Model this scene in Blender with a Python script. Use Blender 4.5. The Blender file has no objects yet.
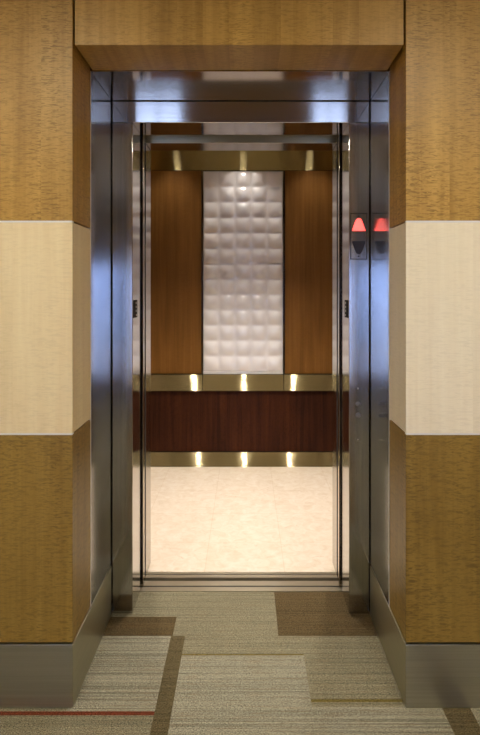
import bpy, bmesh, math, random
from mathutils import Vector
random.seed(4)
S = bpy.context.scene
COL = S.collection
PI = math.pi

# ---------------------------------------------------------------- helpers
def lin(r, g, b):
    def f(c):
        c /= 255.0
        return c / 12.92 if c <= .04045 else ((c + .055) / 1.055) ** 2.4
    return (f(r), f(g), f(b), 1.0)

def tag(o, label=None, cat=None, group=None, kind=None):
    if label: o['label'] = label
    if cat: o['category'] = cat
    if group: o['group'] = group
    if kind: o['kind'] = kind
    return o

def empty(name, loc):
    o = bpy.data.objects.new(name, None)
    o.empty_display_size = .1
    o.location = loc
    COL.objects.link(o)
    return o

def link(name, bm, mats, parent=None, bevel=0, smooth=False):
    """bm is in world coordinates; becomes one mesh object with its origin at its base (or relative to parent)."""
    bmesh.ops.recalc_face_normals(bm, faces=bm.faces[:])
    if parent:
        org = Vector(parent.location)
    else:
        xs = [v.co for v in bm.verts]
        org = Vector(((min(c.x for c in xs) + max(c.x for c in xs)) / 2,
                      (min(c.y for c in xs) + max(c.y for c in xs)) / 2,
                      min(c.z for c in xs)))
    bmesh.ops.translate(bm, vec=-org, verts=bm.verts[:])
    me = bpy.data.meshes.new(name)
    bm.to_mesh(me); bm.free()
    for m in (mats if isinstance(mats, (list, tuple)) else [mats]):
        me.materials.append(m)
    o = bpy.data.objects.new(name, me)
    COL.objects.link(o)
    if parent: o.parent = parent
    else: o.location = org
    if smooth:
        for p in me.polygons: p.use_smooth = True
    if bevel:
        md = o.modifiers.new('bevel', 'BEVEL')
        md.width = bevel; md.segments = 2; md.limit_method = 'ANGLE'; md.angle_limit = .6
        md.harden_normals = False
    return o

def add_box(bm, x0, x1, y0, y1, z0, z1, mi=0):
    v = [bm.verts.new((x, y, z)) for z in (z0, z1) for y in (y0, y1) for x in (x0, x1)]
    for f in ((0, 1, 3, 2), (4, 6, 7, 5), (0, 4, 5, 1), (1, 5, 7, 3), (3, 7, 6, 2), (2, 6, 4, 0)):
        bm.faces.new([v[i] for i in f]).material_index = mi

def box(name, x0, x1, y0, y1, z0, z1, m, parent=None, bevel=0):
    bm = bmesh.new(); add_box(bm, min(x0, x1), max(x0, x1), y0, y1, z0, z1)
    return link(name, bm, m, parent, bevel)

def add_prism(bm, pts, axis, a, b, mi=0):
    """pts: polygon in the two other axes, extruded along axis from a to b."""
    def P(p, t):
        if axis == 'z': return (p[0], p[1], t)
        if axis == 'x': return (t, p[0], p[1])
        return (p[0], t, p[1])
    A = [bm.verts.new(P(p, a)) for p in pts]; B = [bm.verts.new(P(p, b)) for p in pts]
    fs = [bm.faces.new(A), bm.faces.new(B[::-1])]
    n = len(pts)
    for i in range(n): fs.append(bm.faces.new((A[i], B[i], B[(i + 1) % n], A[(i + 1) % n])))
    for f in fs: f.material_index = mi

def prism(name, pts, axis, a, b, m, parent=None, bevel=0):
    bm = bmesh.new(); add_prism(bm, pts, axis, a, b)
    return link(name, bm, m, parent, bevel)

def circle(cx, cz, r, n=24): return [(cx + r * math.cos(2 * PI * i / n), cz + r * math.sin(2 * PI * i / n)) for i in range(n)]

def dome(name, cx, y, cz, r, h, m, parent):
    """button: short cylinder with a domed front, facing the lobby (-y)."""
    bm = bmesh.new(); rings = []
    for rr, yy in ((r, y), (r, y - h * .55), (r * .86, y - h * .85), (r * .5, y - h), ):
        rings.append([bm.verts.new((p[0], yy, p[1])) for p in circle(cx, cz, rr)])
    for a, b in zip(rings, rings[1:]):
        for i in range(24): bm.faces.new((a[i], a[(i + 1) % 24], b[(i + 1) % 24], b[i]))
    bm.faces.new(rings[-1]); bm.faces.new(rings[0][::-1])
    return link(name, bm, m, parent)

# ---------------------------------------------------------------- materials
def newmat(name):
    m = bpy.data.materials.new(name); m.use_nodes = True
    nt = m.node_tree; nt.nodes.clear()
    out = nt.nodes.new('ShaderNodeOutputMaterial')
    b = nt.nodes.new('ShaderNodeBsdfPrincipled')
    nt.links.new(b.outputs[0], out.inputs[0])
    return m, nt, b

def N(nt, t, **kw):
    n = nt.nodes.new(t)
    for k, v in kw.items():
        if k in ('ins',):
            for kk, vv in v.items(): n.inputs[kk].default_value = vv
        else: setattr(n, k, v)
    return n

def coords(nt, scale=(1, 1, 1), loc=(0, 0, 0), src='Object'):
    tc = N(nt, 'ShaderNodeTexCoord'); mp = N(nt, 'ShaderNodeMapping')
    mp.inputs['Scale'].default_value = scale; mp.inputs['Location'].default_value = loc
    nt.links.new(tc.outputs[src], mp.inputs[0])
    return mp.outputs[0]

def noise(nt, vec, scale, detail=2, rough=.5, dist=0):
    n = N(nt, 'ShaderNodeTexNoise'); n.inputs['Scale'].default_value = scale
    n.inputs['Detail'].default_value = detail; n.inputs['Roughness'].default_value = rough
    n.inputs['Distortion'].default_value = dist
    nt.links.new(vec, n.inputs['Vector'])
    return n.outputs['Fac']

def ramp(nt, fac, stops):
    r = N(nt, 'ShaderNodeValToRGB')
    e = r.color_ramp.elements
    while len(e) < len(stops): e.new(.5)
    for i, (p, c) in enumerate(stops): e[i].position = p; e[i].color = c
    nt.links.new(fac, r.inputs[0])
    return r.outputs[0]

def mix(nt, fac, a, b, mode='MIX'):
    n = N(nt, 'ShaderNodeMix', data_type='RGBA', blend_type=mode)
    for sock, v in ((n.inputs[0], fac), (n.inputs[6], a), (n.inputs[7], b)):
        if hasattr(v, 'links'): nt.links.new(v, sock)
        else: sock.default_value = v
    return n.outputs[2]

def math_(nt, op, a, b=0.0):
    n = N(nt, 'ShaderNodeMath', operation=op)
    for s, v in ((n.inputs[0], a), (n.inputs[1], b)):
        if hasattr(v, 'links'): nt.links.new(v, s)
        else: s.default_value = v
    return n.outputs[0]

def figured_wood(name, light, dark, ripple=.5, flitch=.32, rough=.42, seed=0, ripple_dark=.58, fine=1.0, zs=1.0, fold=0, spec=.4):
    """Vertical veneer leaves with a cross-wise fiddleback ripple."""
    m, nt, b = newmat(name)
    tc = N(nt, 'ShaderNodeTexCoord'); sep = N(nt, 'ShaderNodeSeparateXYZ')
    nt.links.new(tc.outputs['Object'], sep.inputs[0])
    x, y, z = sep.outputs
    h = x if fold else math_(nt, 'ADD', x, y)
    if fold: z = math_(nt, 'SUBTRACT', z, y)
    leaf = math_(nt, 'FLOOR', math_(nt, 'DIVIDE', math_(nt, 'ADD', h, .07 + seed * .01), flitch))
    off = math_(nt, 'MULTIPLY', leaf, 3.71)
    cb = N(nt, 'ShaderNodeCombineXYZ')
    nt.links.new(h, cb.inputs[0]); nt.links.new(math_(nt, 'ADD', off, seed * 1.7), cb.inputs[1]); nt.links.new(z, cb.inputs[2])
    def sc(s):
        mp = N(nt, 'ShaderNodeMapping'); mp.inputs['Scale'].default_value = s
        nt.links.new(cb.outputs[0], mp.inputs[0]); return mp.outputs[0]
    grain = noise(nt, sc((26, 1, .9)), 1.0, 4, .6, .5)            # long vertical grain
    cloud = noise(nt, sc((3.2, 1, 1.4)), 1.0, 2, .5, .3)          # broad tone
    rip = noise(nt, sc((30 * fine, 1, 185 * zs)), 1.0, 2.5, .55, 1.1)   # cross ripple
    where = noise(nt, sc((7, 1, 1.6)), 1.0, 2, .5, .4)
    base = ramp(nt, math_(nt, 'ADD', math_(nt, 'MULTIPLY', grain, .62), math_(nt, 'MULTIPLY', cloud, .38)),
                [(.34, dark), (.66, light)])
    mask = math_(nt, 'MULTIPLY', ramp(nt, rip, [(.38, (1, 1, 1, 1)), (.52, (0, 0, 0, 1))]),
                 ramp(nt, where, [(.35, (.5, .5, .5, 1)), (.62, (1, 1, 1, 1))]))
    dk = tuple(c * ripple_dark for c in dark[:3]) + (1,)
    col = mix(nt, math_(nt, 'MULTIPLY', mask, ripple), base, dk)
    tone = ramp(nt, noise(nt, sc((0, 1, 0)), 5.3, 0), [(.3, (.93, .93, .93, 1)), (.7, (1.03, 1.03, 1.03, 1))])
    col = mix(nt, 1.0, col, tone, 'MULTIPLY')
    nt.links.new(col, b.inputs['Base Color'])
    b.inputs['Roughness'].default_value = rough
    b.inputs['Specular IOR Level'].default_value = spec
    return m

def steel(name, color, rough, grain=None, aniso=.7, streak=(0, 0, 0)):
    """Brushed stainless; grain is the brushing direction, highlights stretch across it."""
    m, nt, b = newmat(name)
    b.inputs['Metallic'].default_value = 1
    b.inputs['Base Color'].default_value = color
    b.inputs['Roughness'].default_value = rough
    if grain:
        b.inputs['Anisotropic'].default_value = aniso
        ge = N(nt, 'ShaderNodeNewGeometry'); cr = N(nt, 'ShaderNodeVectorMath', operation='CROSS_PRODUCT')
        nt.links.new(ge.outputs['Normal'], cr.inputs[0])
        cr.inputs[1].default_value = tuple(g + e for g, e in zip(grain, (.004, .003, .005)))
        nm = N(nt, 'ShaderNodeVectorMath', operation='NORMALIZE'); nt.links.new(cr.outputs[0], nm.inputs[0])
        nt.links.new(nm.outputs[0], b.inputs['Tangent'])
    if any(streak):
        f = noise(nt, coords(nt, streak), 1.0, 3, .6)
        nt.links.new(ramp(nt, f, [(.3, tuple(c * .86 for c in color[:3]) + (1,)), (.7, color)]), b.inputs['Base Color'])
        r = N(nt, 'ShaderNodeMapRange'); r.inputs[3].default_value = rough * .85; r.inputs[4].default_value = rough * 1.2
        nt.links.new(f, r.inputs[0]); nt.links.new(r.outputs[0], b.inputs['Roughness'])
    return m

def brushed_rail(name, color, rough, spread):
    """Coarse horizontal brushing: fine scratches tilt the surface up and down only."""
    m, nt, b = newmat(name)
    b.inputs['Metallic'].default_value = 1; b.inputs['Base Color'].default_value = color; b.inputs['Roughness'].default_value = rough
    ge = N(nt, 'ShaderNodeNewGeometry'); wn = N(nt, 'ShaderNodeTexWhiteNoise', noise_dimensions='3D')
    nt.links.new(coords(nt, (3000, 3000, 3000)), wn.inputs['Vector'])
    t = math_(nt, 'MULTIPLY', math_(nt, 'SUBTRACT', wn.outputs['Value'], .5), 2 * spread)
    cb = N(nt, 'ShaderNodeCombineXYZ'); nt.links.new(t, cb.inputs[2])
    ad = N(nt, 'ShaderNodeVectorMath', operation='ADD'); nt.links.new(ge.outputs['Normal'], ad.inputs[0]); nt.links.new(cb.outputs[0], ad.inputs[1])
    nm = N(nt, 'ShaderNodeVectorMath', operation='NORMALIZE'); nt.links.new(ad.outputs[0], nm.inputs[0])
    nt.links.new(nm.outputs[0], b.inputs['Normal'])
    b.inputs['Anisotropic'].default_value = 1.0
    tg = N(nt, 'ShaderNodeCombineXYZ'); tg.inputs[2].default_value = 1; tg.inputs[1].default_value = .01
    nt.links.new(tg.outputs[0], b.inputs['Tangent'])
    return m

def plain(name, color, rough=.6, metal=0, spec=.5):
    m, nt, b = newmat(name)
    b.inputs['Base Color'].default_value = color; b.inputs['Roughness'].default_value = rough
    b.inputs['Metallic'].default_value = metal; b.inputs['Specular IOR Level'].default_value = spec
    f = noise(nt, coords(nt), 18, 3)
    nt.links.new(ramp(nt, f, [(.3, tuple(c * .94 for c in color[:3]) + (1,)), (.7, color)]), b.inputs['Base Color'])
    return m

def glow(name, color, strength):
    m, nt, b = newmat(name)
    b.inputs['Base Color'].default_value = (.6, .6, .6, 1)
    b.inputs['Emission Color'].default_value = color; b.inputs['Emission Strength'].default_value = strength
    return m

def carpet(name, color, line=.5, freq=150, tint=(1, 1, 1)):
    m, nt, b = newmat(name)
    v = coords(nt, (1, 1, 1), src='Object')
    sep = N(nt, 'ShaderNodeSeparateXYZ'); nt.links.new(v, sep.inputs[0])
    tuft = noise(nt, coords(nt, (190, 260, 1)), 1.0, 3, .75)
    rows = noise(nt, coords(nt, (.6, freq, 1), (0, len(name) % 7, 0)), 1.0, 2, .6)
    dash = noise(nt, coords(nt, (7, freq * 1.2, 1)), 1.0, 2, .6)
    base = ramp(nt, rows, [(.34, tuple(c * (1 - line) for c in color[:3]) + (1,)), (.5, color),
                           (.68, (min(1, color[0] * 1.22), min(1, color[1] * 1.2), min(1, color[2] * 1.2), 1))])
    base = mix(nt, math_(nt, 'MULTIPLY', ramp(nt, dash, [(.5, (0, 0, 0, 1)), (.68, (1, 1, 1, 1))]), .35), base,
               (color[0] * .8, color[1] * .55, color[2] * .4, 1))
    col = mix(nt, 1.0, base, ramp(nt, tuft, [(.34, (.2, .2, .2, 1)), (.66, (1.6, 1.6, 1.6, 1))]), 'MULTIPLY')
    nt.links.new(col, b.inputs['Base Color'])
    b.inputs['Roughness'].default_value = .95; b.inputs['Specular IOR Level'].default_value = .1
    bp = N(nt, 'ShaderNodeBump'); bp.inputs['Strength'].default_value = .5; bp.inputs['Distance'].default_value = .004
    nt.links.new(tuft, bp.inputs['Height']); nt.links.new(bp.outputs[0], b.inputs['Normal'])
    return m

def marble(name):
    m, nt, b = newmat(name)
    v = coords(nt)
    blotch = noise(nt, v, 16, 5, .65, .8)
    vein = noise(nt, coords(nt, (1, 2.2, 1)), 9, 6, .7, 1.6)
    c1 = ramp(nt, blotch, [(.3, lin(222, 204, 180)), (.55, lin(234, 220, 202)), (.75, lin(240, 230, 216))])
    spot = ramp(nt, vein, [(.30, (1, 1, 1, 1)), (.37, (0, 0, 0, 1))])
    c2 = mix(nt, math_(nt, 'MULTIPLY', spot, .55), c1, lin(190, 150, 105))
    br = N(nt, 'ShaderNodeTexBrick'); br.offset = .0
    br.inputs['Scale'].default_value = 1; br.inputs['Mortar Size'].default_value = .0022
    br.inputs['Brick Width'].default_value = .457; br.inputs['Row Height'].default_value = .457
    br.inputs['Color1'].default_value = (1, 1, 1, 1); br.inputs['Color2'].default_value = (.975, .97, .96, 1)
    br.inputs['Mortar'].default_value = (.9, .86, .8, 1)
    nt.links.new(coords(nt, (1, 1, 1), (.21, .12, 0)), br.inputs['Vector'])
    nt.links.new(mix(nt, 1.0, c2, br.outputs['Color'], 'MULTIPLY'), b.inputs['Base Color'])
    b.inputs['Roughness'].default_value = .28
    return m

M = {}
AM = (lin(196, 155, 76), lin(164, 124, 52))
M['amber_l'] = figured_wood('amber_veneer', *AM, ripple=.85, seed=1)
M['amber_low'] = figured_wood('golden_veneer', lin(158, 127, 56), lin(128, 99, 37), ripple=.85, seed=3, flitch=.5)
M['amber_r'] = figured_wood('tan_veneer', *AM, ripple=.85, seed=5)
M['lintel'] = figured_wood('lintel_veneer', *AM, ripple=.55, seed=7, flitch=.1, fold=1)
M['pale_l'] = figured_wood('pale_maple', lin(240, 222, 178), lin(228, 204, 156), ripple=.26, seed=2, flitch=.27, ripple_dark=.75, fine=.7, zs=.75)
M['pale_r'] = figured_wood('pale_maple_daylit', lin(246, 236, 210), lin(236, 222, 192), ripple=.26, seed=6, flitch=.27, ripple_dark=.75, fine=.7, zs=.75)  # same maple as the left side, whiter daylight put into its colour
M['cab_wood'] = figured_wood('cherry_veneer', lin(134, 92, 40), lin(106, 70, 26), ripple=.2, seed=8, flitch=.6, rough=.45, spec=.2)
M['cab_dark'] = figured_wood('mahogany_veneer', lin(74, 37, 14), lin(38, 16, 5), ripple=.35, seed=9, flitch=.4, rough=.55, spec=.12, fine=2.2, zs=.25)
Zg, Xg, Yg = (0, 0, 1), (1, 0, 0), (0, 1, 0)
M['st_jamb'] = steel('brushed_steel_vertical', lin(196, 194, 192), .13, Zg, .6, (90, 90, 1.2))
M['st_head'] = steel('brushed_steel_horizontal', lin(204, 202, 198), .07, Xg, .3, (1.2, 90, 90))
M['st_soffit'] = steel('brushed_steel_soffit', lin(200, 188, 172), .12, Xg, .3, (1.2, 90, 90))
M['st_reveal'] = steel('brushed_steel_reveal', lin(188, 186, 184), .13, Zg, .6, (90, 90, 1.2))
M['st_base'] = steel('satin_steel_base', lin(190, 186, 162), .36, Xg, .3, (1.5, 1.5, 120))
M['st_cab'] = steel('cab_brushed_steel', lin(214, 200, 166), .40, Xg, 1.0, (1.5, 1.5, 160))
M['st_rail'] = brushed_rail('brushed_rail_steel', lin(158, 146, 108), .11, 3.2)
M['st_valance'] = brushed_rail('brushed_valance_steel', lin(158, 146, 108), .17, .6)
M['st_door'] = steel('door_steel', lin(168, 160, 150), .14)
M['st_sill'] = plain('sill_aluminium', lin(208, 197, 172), .3, .8)
M['alu'] = plain('aluminium_strip', lin(232, 228, 222), .45, .3)
M['track'] = plain('track_metal', lin(150, 146, 140), .5, .3)
M['button'] = plain('button_steel', lin(150, 144, 140), .3, .6)
M['black'] = plain('black_gap', lin(22, 20, 18), .8)
M['concrete'] = plain('shaft_concrete', lin(70, 68, 64), .9)
M['paint'] = plain('ceiling_paint', lin(226, 220, 208), .9)
M['bulkhead'] = plain('bulkhead_paint', lin(206, 212, 226), .8)
M['backwall'] = plain('lobby_wall_paint', lin(176, 138, 84), .7)
M['red'] = glow('red_lens', lin(255, 36, 30), 2.2)
M['pinkred'] = glow('red_lens_core', lin(255, 92, 80), 1.1)
M['dark_lens'] = plain('dark_lens', lin(66, 62, 66), .25)
M['marks'] = plain('raised_marks', lin(214, 206, 196), .4)
M['plate_black'] = plain('black_plate', lin(20, 17, 16), .6, 0, .2)
M['lamp'] = glow('warm_lamp', (1, .92, .76, 1), 345)
M['cab_lamp'] = glow('cab_lamp', (1, .90, .78, 1), 14)
M['marble'] = marble('cream_marble')
M['c_base'] = carpet('taupe_green_carpet', lin(136, 130, 106), .3)
M['c_pale'] = carpet('pale_striped_carpet', lin(150, 146, 126), .36, 120)
M['c_dark'] = carpet('brown_carpet', lin(94, 80, 54), .2, 120)
M['c_band'] = carpet('olive_brown_band', lin(98, 88, 62), .2, 120)
M['c_red'] = carpet('red_stripe_carpet', lin(116, 60, 40), .1)
M['c_olive'] = carpet('olive_line_carpet', lin(116, 102, 52), .1)

# cast glass: milky body under a clear glossy skin
m, nt, b = newmat('cast_glass')
b.inputs['Base Color'].default_value = lin(236, 233, 232)
b.inputs['Roughness'].default_value = .26
b.inputs['Specular IOR Level'].default_value = .7
b.inputs['Coat Weight'].default_value = .7; b.inputs['Coat Roughness'].default_value = .06
M['glass'] = m
# window glass
m = bpy.data.materials.new('window_glass'); m.use_nodes = True
nt = m.node_tree; nt.nodes.clear()
o_ = N(nt, 'ShaderNodeOutputMaterial'); mx = N(nt, 'ShaderNodeMixShader'); tr = N(nt, 'ShaderNodeBsdfTransparent'); gl = N(nt, 'ShaderNodeBsdfGlossy')
gl.inputs['Roughness'].default_value = .02; mx.inputs[0].default_value = .06
nt.links.new(tr.outputs[0], mx.inputs[1]); nt.links.new(gl.outputs[0], mx.inputs[2]); nt.links.new(mx.outputs[0], o_.inputs[0])
M['win'] = m
m = m.copy(); m.name = 'dimmed_window_glass'; M['win_dim'] = m
[n for n in m.node_tree.nodes if n.type == 'BSDF_TRANSPARENT'][0].inputs[0].default_value = (.155, .16, .185, 1)  # added filter: darkens the middle pane to weaken its daylight

# ---------------------------------------------------------------- sizes (metres)
D = 2.15            # camera to the front wall plane
HW = .641           # half width of the recess
SP = .247           # where veneer gives way to steel inside the recess
JY = .624           # jamb face
JI = .537           # jamb inner half width
SILL = .826
ZT, Z1, Z2, ZB = 2.549, 1.870, 1.053, .248
CEIL = 3.0
WX = 2.25           # outer end of the panelling

# ---------------------------------------------------------------- floor (one carpet, tiles as faces)
bm = bmesh.new()
rects = [  # x0,x1,y0,y1,mat  (non overlapping cover)
    (-.66, -.315, .447, .599, 2), (-.66, -.315, .599, SILL, 0),
    (-.315, .176, .447, SILL, 0), (.176, .66, .447, SILL, 2),
    (-.66, -.322, -.018, .447, 1), (-.322, -.257, -.70, .447, 3),
    (-.257, .28, .318, .447, 0), (-.257, .28, .309, .318, 5), (-.257, .28, -.70, .309, 1),
    (.28, .66, .045, .447, 0), (.28, .66, .030, .045, 5), (.28, .66, .005, .030, 0),
    (-3, -.322, -.038, -.018, 4), (-3, -.66, -.018, .02, 0), (.66, 3, .005, .02, 1),
    (-3, -.322, -.70, -.038, 0),
    (.28, .78, -.70, .005, 1), (.78, .887, -.70, .005, 3), (.887, 3, -.70, .005, 1),
    (-3, 3, -6.2, -.70, 1)]
for x0, x1, y0, y1, k in rects:
    f = bm.faces.new([bm.verts.new(p) for p in ((x0, y0, 0), (x1, y0, 0), (x1, y1, 0), (x0, y1, 0))]); f.material_index = k
add_box(bm, -3, 3, -6.2, .02, -.12, -.002, 0); add_box(bm, -.66, .66, .021, SILL, -.12, -.002, 0)
fl = link('floor', bm, [M['c_base'], M['c_pale'], M['c_dark'], M['c_band'], M['c_red'], M['c_olive']])
for p in fl.data.polygons:
    pass
tag(fl, 'striped taupe carpet tiles with brown blocks and a red stripe', kind='structure')

# ---------------------------------------------------------------- walls of the lobby
for side, sx in (('left', -1), ('right', 1)):
    w = box('wall_' + side, sx * (HW + .028), sx * 3.0, .024, .82, 0.001, CEIL, M['concrete'])
    tag(w, kind='structure')
    L = lambda: [(sx * HW, 0), (sx * WX, 0), (sx * WX, .02), (sx * (HW + .02), .02), (sx * (HW + .02), SP), (sx * HW, SP)]
    g = .003
    for z0, z1, mk, lab in (
            (Z1 + g, CEIL, 'amber_l' if sx < 0 else 'amber_r',
             'golden rippled veneer wall panel above the pale panel, %s of the elevator recess' % side),
            (Z2 + g, Z1 - g, 'pale_l' if sx < 0 else 'pale_r',
             'pale cream maple wall panel at mid height, %s of the elevator recess' % side),
            (ZB + g, Z2 - g, 'amber_low',
             'dark golden veneer wall panel above the steel baseboard, %s of the elevator recess' % side)):
        p = prism('wall_panel', L(), 'z', z0, z1, M[mk], bevel=.0015)
        tag(p, lab, 'wall panel', 'veneer panels beside the elevator')
    bm = bmesh.new()
    for zz in (Z1, Z2): add_box(bm, *sorted((sx * (HW + .001), sx * WX)), -.0012, .018, zz - .0034, zz + .0034)
    tag(link('trim_%d' % (1 if sx < 0 else 2), bm, M['alu']), 'thin bright metal strips between the veneer panels, %s wall' % side, kind='structure')
    # steel baseboard, wrapping into the recess
    bb = prism('baseboard_' + side, [(sx * (HW - .002), -.002), (sx * WX, -.002), (sx * WX, .02), (sx * (HW + .02), .02), (sx * (HW + .02), JY - .01), (sx * (HW - .002), JY - .01)],
               'z', 0.0005, ZB - .004, M['st_base'], bevel=.002)
    tag(bb, 'tall satin steel baseboard turning into the recess, %s side' % side, kind='structure')
    # steel lining of the recess
    t = box('trim_%d' % (3 if sx < 0 else 4), sx * HW, sx * (HW + .022), SP + .004, JY + .06, ZB + .001, ZT - .004, M['st_reveal'], bevel=.001)
    tag(t, 'brushed steel lining of the recess, %s side' % side, kind='structure')
    t = box('trim_%d' % (5 if sx < 0 else 6), sx * (HW - .002), sx * (HW + .018), SP - .001, SP + .003, ZB + .001, ZT - .004, M['alu'])
    tag(t, 'thin bright edge strip between veneer and steel, %s side of the recess' % side, kind='structure')
    w = box('wall_lobby_' + side, sx * 3.0, sx * 3.1, -6.2, .02, 0, CEIL, M['backwall']); tag(w, kind='structure')

# lintel
lp = prism('lintel_panel', [(-.001, ZT), (-.001, CEIL), (.02, CEIL), (.02, ZT + .02), (SP, ZT + .02), (SP, ZT)], 'x', -HW + .009, HW - .009, M['lintel'], bevel=.0015)
tag(lp, 'golden veneer lintel panel spanning over the elevator recess', 'wall panel')
t = box('trim_7', -HW + .001, HW - .001, SP + .003, JY + .05, ZT - .004, ZT + .016, M['st_soffit'])
tag(t, 'brushed steel soffit of the recess', kind='structure')
w = box('wall_top', -HW - .02, HW + .02, .03, .82, ZT + .024, CEIL, M['black']); tag(w, kind='structure')

# ---------------------------------------------------------------- elevator door frame
fr = empty('door_frame', (0, JY, 0))
tag(fr, 'brushed stainless steel frame around the open elevator doorway', 'door frame')
for sx in (-1, 1):
    box('jamb', sx * JI, sx * .6375, JY, SILL, .001, 2.4375, M['st_jamb'], fr, .0025)
hd = box('header', -.6375, .6375, JY, SILL + .02, 2.438, 2.5425, M['st_head'], fr, .0025)

# lantern on the right jamb
def jx(px): return (px - 246) / 201.5 + .026
def jz(py): return 1.607 - (py - 290) / 201.5
cx = jx(358.6)
la = empty('hall_lantern', (cx, JY, jz(259)))
tag(la, 'steel elevator direction indicator with lit red up arrow, on right jamb', 'indicator')
f0 = JY - .002
box('gasket', jx(350.4), jx(367.0), JY - .0012, JY - .0001, jz(259.4), jz(213.1), M['black'], la)
box('plate', jx(351.0), jx(366.4), f0, JY - .0013, jz(258.8), jz(213.7), M['st_jamb'], la, .0004)
def bell(cx, ztop, zbot, hw, up=True):
    pts = [(-.98, 0), (-1, .09), (-.82, .33), (-.56, .72), (-.36, .93), (-.14, 1.0), (.14, 1.0), (.36, .93), (.56, .72), (.82, .33), (1, .09), (.98, 0)]
    out = []
    for u, v in pts:
        zz = zbot + v * (ztop - zbot) if up else ztop - v * (ztop - zbot)
        out.append((cx + u * hw, zz))
    return out
ua = prism('up_arrow', bell(cx, jz(218.4), jz(231.0), .0325), 'y', f0 - .004, f0 - .0001, M['red'], la)
ua['label'] = 'lit red up arrow'
co_ = prism('arrow_core', bell(cx, jz(219.6), jz(230.2), .0262), 'y', f0 - .0052, f0 - .0041, M['pinkred'], la)
co_.parent = ua; co_['label'] = 'paler glowing centre of the arrow'
prism('down_arrow', bell(cx, jz(241.2), jz(254), .0325, False), 'y', f0 - .003, f0 - .0001, M['dark_lens'], la)['label'] = 'unlit dark down arrow'
for py in (216.2, 256.4): dome('screw', cx, f0, jz(py), .0038, .0018, M['dark_lens'], la)

# call station lower on the same jamb
cs = empty('call_station', (cx, JY, jz(445)))
tag(cs, 'flush steel call plate with two round buttons low on right jamb', 'call panel')
box('plate', jx(351), jx(366), JY - .0006, JY - .0001, jz(444), jz(384), M['st_jamb'], cs)
for py in (404, 415): dome('button', jx(358), JY - .0006, jz(py), .0115, .006, M['button'], cs)
for py in (388.5, 440): dome('screw', jx(358), JY - .0006, jz(py), .004, .002, M['st_sill'], cs)

# floor plates on the inner faces of both jambs
for sx, side in ((-1, 'left'), (1, 'right')):
    fp = empty('floor_plate', (sx * JI, .69, 1.467))
    tag(fp, 'small black tactile floor plate on the inner face of the %s jamb' % side, 'sign', 'tactile floor plates')
    box('plate', sx * JI, sx * (JI - .002), .644, .736, 1.467, 1.556, M['plate_black'], fp, .0008)
    bm = bmesh.new()
    X0, X1 = sx * (JI - .0021), sx * (JI - .0042)
    for zc in (1.541, 1.521, 1.501):
        add_prism(bm, circle(.700, zc, .0062, 12), 'x', X0, X1)
    add_prism(bm, circle(.708, 1.479, .005, 12), 'x', X0, X1)
    link('raised_marks', bm, M['marks'], fp)['label'] = 'light raised marks and dots'

# ---------------------------------------------------------------- doors, retracted into the pockets
for sx, side in ((-1, 'left'), (1, 'right')):
    d = empty('sliding_door', (sx * .8, .88, 0))
    tag(d, 'open steel landing door panel slid behind the %s jamb' % side, 'elevator door', 'sliding elevator doors')
    box('door_panel', sx * .527, sx * 1.08, .862, .900, .010, 2.50, M['st_door'], d, .002)
    d = empty('sliding_door', (sx * .8, .935, 0))
    tag(d, 'open steel car door panel slid behind the landing door, %s side' % side, 'elevator door', 'sliding elevator doors')
    box('door_panel', sx * .5315, sx * 1.08, .918, .952, .010, 2.50, M['st_door'], d, .002)
    box('bumper_edge', sx * .529, sx * .5313, .921, .949, .03, 2.45, M['black'], d)

# sills with running grooves
def sill(name, y0, y1, grooves, lab):
    pts = [(y0, -.03), (y0, .004)]
    for a, b_ in grooves: pts += [(a, .004), (a, -.014), (b_, -.014), (b_, .004)]
    pts += [(y1, .004), (y1, -.03)]
    e = empty(name, (0, (y0 + y1) / 2, -.03)); tag(e, lab, 'sill')
    prism('sill_plate', pts, 'x', -.86, .86, M['st_sill'], e)
    for a, b_ in grooves:
        box('groove_shade', -.86, .86, a + .0002, b_ - .0002, -.0138, .0015, M['black'], e)['label'] = 'black insert in the door guide groove, standing in for its shade'  # black strip added inside the groove as painted shade
sill('landing_sill', SILL + .001, .931, ((.868, .880),), 'ridged metal threshold sill between carpet and the gap')
sill('car_sill', .9665, 1.029, ((.998, 1.006),), 'ridged metal sill along front of marble elevator floor')

# ---------------------------------------------------------------- elevator car
CB = 2.928; CWX = 1.02; CC = 2.95; CY = 1.135
def st(o, lab=None): return tag(o, lab, kind='structure')
st(box('floor_car', -CWX, CWX, 1.030, CB + .02, -.05, 0, M['marble']), 'cream marble tile floor of the elevator car')
st(box('ceiling_car', -CWX - .04, CWX + .04, .967, CB + .06, CC, CC + .05, M['st_cab']))
st(box('wall_car_back', -CWX, CWX, CB + .022, CB + .06, 0, CC, M['black']))
for sx, side in ((-1, 'left'), (1, 'right')):
    st(box('wall_car_' + side, sx * CWX, sx * (CWX + .04), .967, CB + .06, .0, CC, M['cab_wood']))

ce = empty('metal_surround', (0, .967, .0045))
tag(ce, 'polished steel surround of the car doorway just behind the sliding doors', 'car front')
for sx in (-1, 1): box('column', sx * .534, sx * (CWX - .001), .967, CY, .0045, CC - .001, M['st_door'], ce, .002)
box('header', -.5335, .5335, .967, CY, 2.426, CC - .001, M['st_door'], ce, .002)
box('fascia', -.5335, .5335, .964, .9668, 2.426, 2.51, M['st_cab'], ce)
box('door_track', -.84, .84, .905, .9635, 2.515, 2.60, M['track'], ce)

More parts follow.
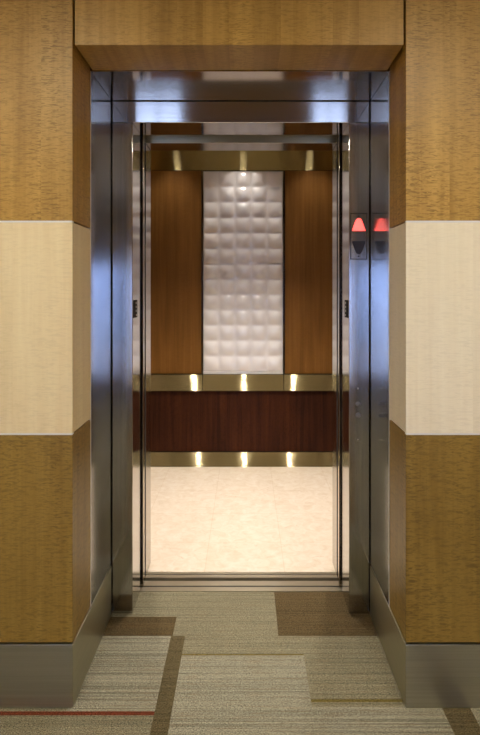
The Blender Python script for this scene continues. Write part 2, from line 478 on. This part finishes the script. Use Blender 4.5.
b0 = CB
def panel(name, x0, x1, z0, z1, m, lab, cat, y0=b0, y1=b0 + .02, group=None, bev=.0015):
    o = box(name, x0, x1, y0, y1, z0, z1, m, bevel=bev); tag(o, lab, cat, group); return o
GH = .364
for sx, side in ((-1, 'left'), (1, 'right')):
    panel('car_wall_panel', sx * (GH + .016), sx * (CWX - .002), .847, 2.690, M['cab_wood'],
          'reddish brown wood panel %s of the white glass panel inside car' % side, 'wall panel', group='wood panels inside the car')
panel('car_lower_panel', -CWX + .002, CWX - .002, .142, .692, M['cab_dark'], 'dark mahogany wood panel below the steel rail inside car', 'wall panel')
panel('car_valance', -CWX + .002, CWX - .002, 2.694, CC - .002, M['st_valance'], 'brushed steel band across the top of the car rear wall', 'valance')
panel('car_kick_plate', -CWX + .002, CWX - .002, .001, .134, M['st_rail'], 'brushed steel kick plate at the foot of the car rear wall', 'kick plate', b0 - .004, b0 + .02)
hr = empty('handrail', (0, b0, .69))
tag(hr, 'flat brushed steel rail across the car rear wall under the glass', 'handrail')
for x0, x1 in ((-CWX + .003, -GH - .004), (-GH - .002, GH + .002), (GH + .004, CWX - .003)):
    box('rail_section', x0, x1, b0 - .022, b0 - .001, .694, .842, M['st_rail'], hr, .002)

# cast glass panel: 5 x 13 pillows
gp = empty('glass_panel', (0, b0, .845))
tag(gp, 'white cast glass panel of pillowed squares on the car rear wall', 'glass panel')
x0, x1, z0, z1 = -GH + .003, GH - .003, .868, 2.684
nx, nz, k = 5, 13, 10
bm = bmesh.new(); grid = []
for j in range(nz * k + 1):
    row = []
    for i in range(nx * k + 1):
        u = (i % k) / k * 2 - 1; v = (j % k) / k * 2 - 1
        if i % k == 0: u = 1
        if j % k == 0: v = 1
        hgt = .023 * (1 - abs(u) ** 2.1) * (1 - abs(v) ** 2.1)
        row.append(bm.verts.new((x0 + (x1 - x0) * i / (nx * k), b0 - .002 - hgt, z0 + (z1 - z0) * j / (nz * k))))
    grid.append(row)
for j in range(nz * k):
    for i in range(nx * k):
        bm.faces.new((grid[j][i], grid[j][i + 1], grid[j + 1][i + 1], grid[j + 1][i]))
edge = [grid[0][i] for i in range(nx * k + 1)] + [grid[j][-1] for j in range(1, nz * k + 1)] + [grid[-1][i] for i in range(nx * k - 1, -1, -1)] + [grid[j][0] for j in range(nz * k - 1, 0, -1)]
back = [bm.verts.new((v.co.x, b0 + .012, v.co.z)) for v in edge]
for i in range(len(edge)):
    n2 = (i + 1) % len(edge); bm.faces.new((edge[i], edge[n2], back[n2], back[i]))
bm.faces.new(back)
link('pane', bm, M['glass'], gp, smooth=True)
for sx in (-1, 1):
    box('side_strip', sx * (GH - .002), sx * (GH + .006), b0 - .014, b0 + .012, .846, 2.688, M['st_door'], gp)
box('bottom_strip', -GH + .003, GH - .003, b0 - .012, b0 + .012, .846, .866, M['alu'], gp)

# car downlights
k = 0
for yy, row, wx in ((1.72, 'front', .675), (2.70, 'rear', .635)):
    for xx, pos in ((-wx, 'left'), (0, 'middle'), (wx, 'right')):
        dl = empty('car_downlight', (xx, yy, CC))
        tag(dl, 'small round downlight in the car ceiling, %s of the %s row' % (pos, row), 'downlight', 'downlights in the car ceiling')
        bm = bmesh.new(); a = [bm.verts.new((xx + p[0], yy + p[1], CC - .006)) for p in circle(0, 0, .034)]
        c = [bm.verts.new((xx + p[0], yy + p[1], CC - .002)) for p in circle(0, 0, .05)]
        c2 = [bm.verts.new((xx + p[0], yy + p[1], CC - .010)) for p in circle(0, 0, .05)]
        a2 = [bm.verts.new((xx + p[0], yy + p[1], CC - .010)) for p in circle(0, 0, .035)]
        for i in range(24):
            n2 = (i + 1) % 24
            bm.faces.new((c[i], c[n2], c2[n2], c2[i])); bm.faces.new((c2[i], c2[n2], a2[n2], a2[i])); bm.faces.new((a2[i], a2[n2], a[n2], a[i]))
        link('ring', bm, M['st_door'], dl)
        prism('lens', [(xx + p[0], yy + p[1]) for p in circle(0, 0, .034)], 'z', CC - .006, CC - .003, M['cab_lamp'], dl)
        L_ = bpy.data.lights.new('car_spot', 'SPOT'); L_.energy = 135 if row == 'front' else 14
        L_.color = (1, .92, .82); L_.spot_size = 1.66; L_.spot_blend = 1.0; L_.shadow_soft_size = .03
        lo = bpy.data.objects.new('car_spot', L_); COL.objects.link(lo); lo.parent = dl; lo.location = (0, 0, -.02)

# ---------------------------------------------------------------- shaft around the car
st(box('wall_shaft_left', -1.5, -1.4, .822, 3.3, -.6, 3.4, M['concrete']))
st(box('wall_shaft_right', 1.4, 1.5, .822, 3.3, -.6, 3.4, M['concrete']))
st(box('wall_shaft_back', -1.5, 1.5, 3.3, 3.4, -.6, 3.4, M['concrete']))
st(box('floor_shaft', -1.5, 1.5, .6, 3.4, -.7, -.6, M['black']))
st(box('ceiling_shaft', -1.5, 1.5, .6, 3.4, 3.4, 3.5, M['black']))
st(box('wall_shaft_front', -1.5, 1.5, .70, .818, -.6, -.13, M['black']))
st(box('wall_shaft_top', -1.5, 1.5, .70, .818, CEIL + .002, 3.4, M['black']))

# ---------------------------------------------------------------- lobby ceiling, back wall with two windows
st(box('ceiling', -3.1, 3.1, -6.4, .82, CEIL + .001, CEIL + .10, M['paint']))
WB = -6.2
bm = bmesh.new()
wins = ((-1.90, -1.06, .10, 2.1), (-.86, .98, .67, 1.92), (1.16, 1.76, .10, 2.1))      # x0, x1, sill, head
xs_ = [-3.1] + [q for w_ in wins for q in w_[:2]] + [3.1]
for a, b_ in zip(xs_[0::2], xs_[1::2]): add_box(bm, a, b_, WB - .2, WB, 0, CEIL)
for a, b_, c_, d_ in wins: add_box(bm, a, b_, WB - .2, WB, 0, c_); add_box(bm, a, b_, WB - .2, WB, d_, CEIL, 1)
st(link('wall_back', bm, [M['backwall'], M['bulkhead']]))
for n_, (a, b_, wz0, wz1) in enumerate(wins):
    w = empty('window_%d' % (n_ + 1), ((a + b_) / 2, WB, wz0)); st(w)
    bm = bmesh.new(); t_ = .03
    add_box(bm, a, b_, WB - .06, WB - .02, wz0, wz0 + t_); add_box(bm, a, b_, WB - .06, WB - .02, wz1 - t_, wz1)
    for c_ in (a, (a + b_) / 2 - t_ / 2, b_ - t_): add_box(bm, c_, c_ + t_, WB - .06, WB - .02, wz0 + t_, wz1 - t_)
    link('window_frame', bm, M['dark_lens'], w)
    box('pane', a + t_, b_ - t_, WB - .045, WB - .039, wz0 + t_, wz1 - t_, M['win_dim' if n_ == 1 else 'win'], w)

# warm recessed downlights
for yy in (-1.45, -3.1):
    for xx in (-2.0, -1.0, 1.0, 2.0) if yy > -2 else (-1.3, 1.3):
        c = empty('lobby_downlight', (xx, yy, CEIL)); tag(c, 'round recessed warm downlight in the lobby ceiling', 'downlight', 'lobby downlights')
        prism('lens', [(xx + p[0], yy + p[1]) for p in circle(0, 0, .075)], 'z', CEIL - .006, CEIL - .001, M['lamp'], c)
        bm = bmesh.new(); A = circle(0, 0, .078); B = circle(0, 0, .10)
        r_ = [[bm.verts.new((xx + p[0], yy + p[1], z_)) for p in P_] for P_, z_ in ((A, CEIL - .001), (A, CEIL - .01), (B, CEIL - .01), (B, CEIL - .001))]
        for q in range(3):
            for i in range(24): bm.faces.new((r_[q][i], r_[q][(i + 1) % 24], r_[q + 1][(i + 1) % 24], r_[q + 1][i]))
        link('ring', bm, M['alu'], c)

# ---------------------------------------------------------------- world, camera, view
w = bpy.data.worlds.new('daylight'); S.world = w; w.use_nodes = True
nt = w.node_tree; nt.nodes.clear()
o_ = N(nt, 'ShaderNodeOutputWorld'); bg = N(nt, 'ShaderNodeBackground')
tc = N(nt, 'ShaderNodeTexCoord'); sp = N(nt, 'ShaderNodeSeparateXYZ'); nt.links.new(tc.outputs['Generated'], sp.inputs[0])
nt.links.new(ramp(nt, math_(nt, 'ADD', math_(nt, 'MULTIPLY', sp.outputs[2], 1.0), .5),
                  [(.40, lin(128, 148, 192)), (.5, lin(150, 178, 240)), (.75, lin(130, 166, 250))]), bg.inputs[0])
bg.inputs[1].default_value = 11
nt.links.new(bg.outputs[0], o_.inputs[0])

cam = bpy.data.cameras.new('camera'); co = bpy.data.objects.new('camera', cam); COL.objects.link(co)
co.location = (.026, -D, 1.607); co.rotation_euler = (PI / 2, 0, 0)
cam.sensor_width = 36; cam.lens = 260 * D / 735 * 36
cam.shift_x = -6 / 735; cam.shift_y = (290 - 367.5) / 735
cam.clip_start = .05
S.camera = co
S.view_settings.view_transform = 'Standard'; S.view_settings.look = 'None'
S.view_settings.gamma = 1; S.view_settings.use_curve_mapping = False
S.view_settings.exposure = 0.12
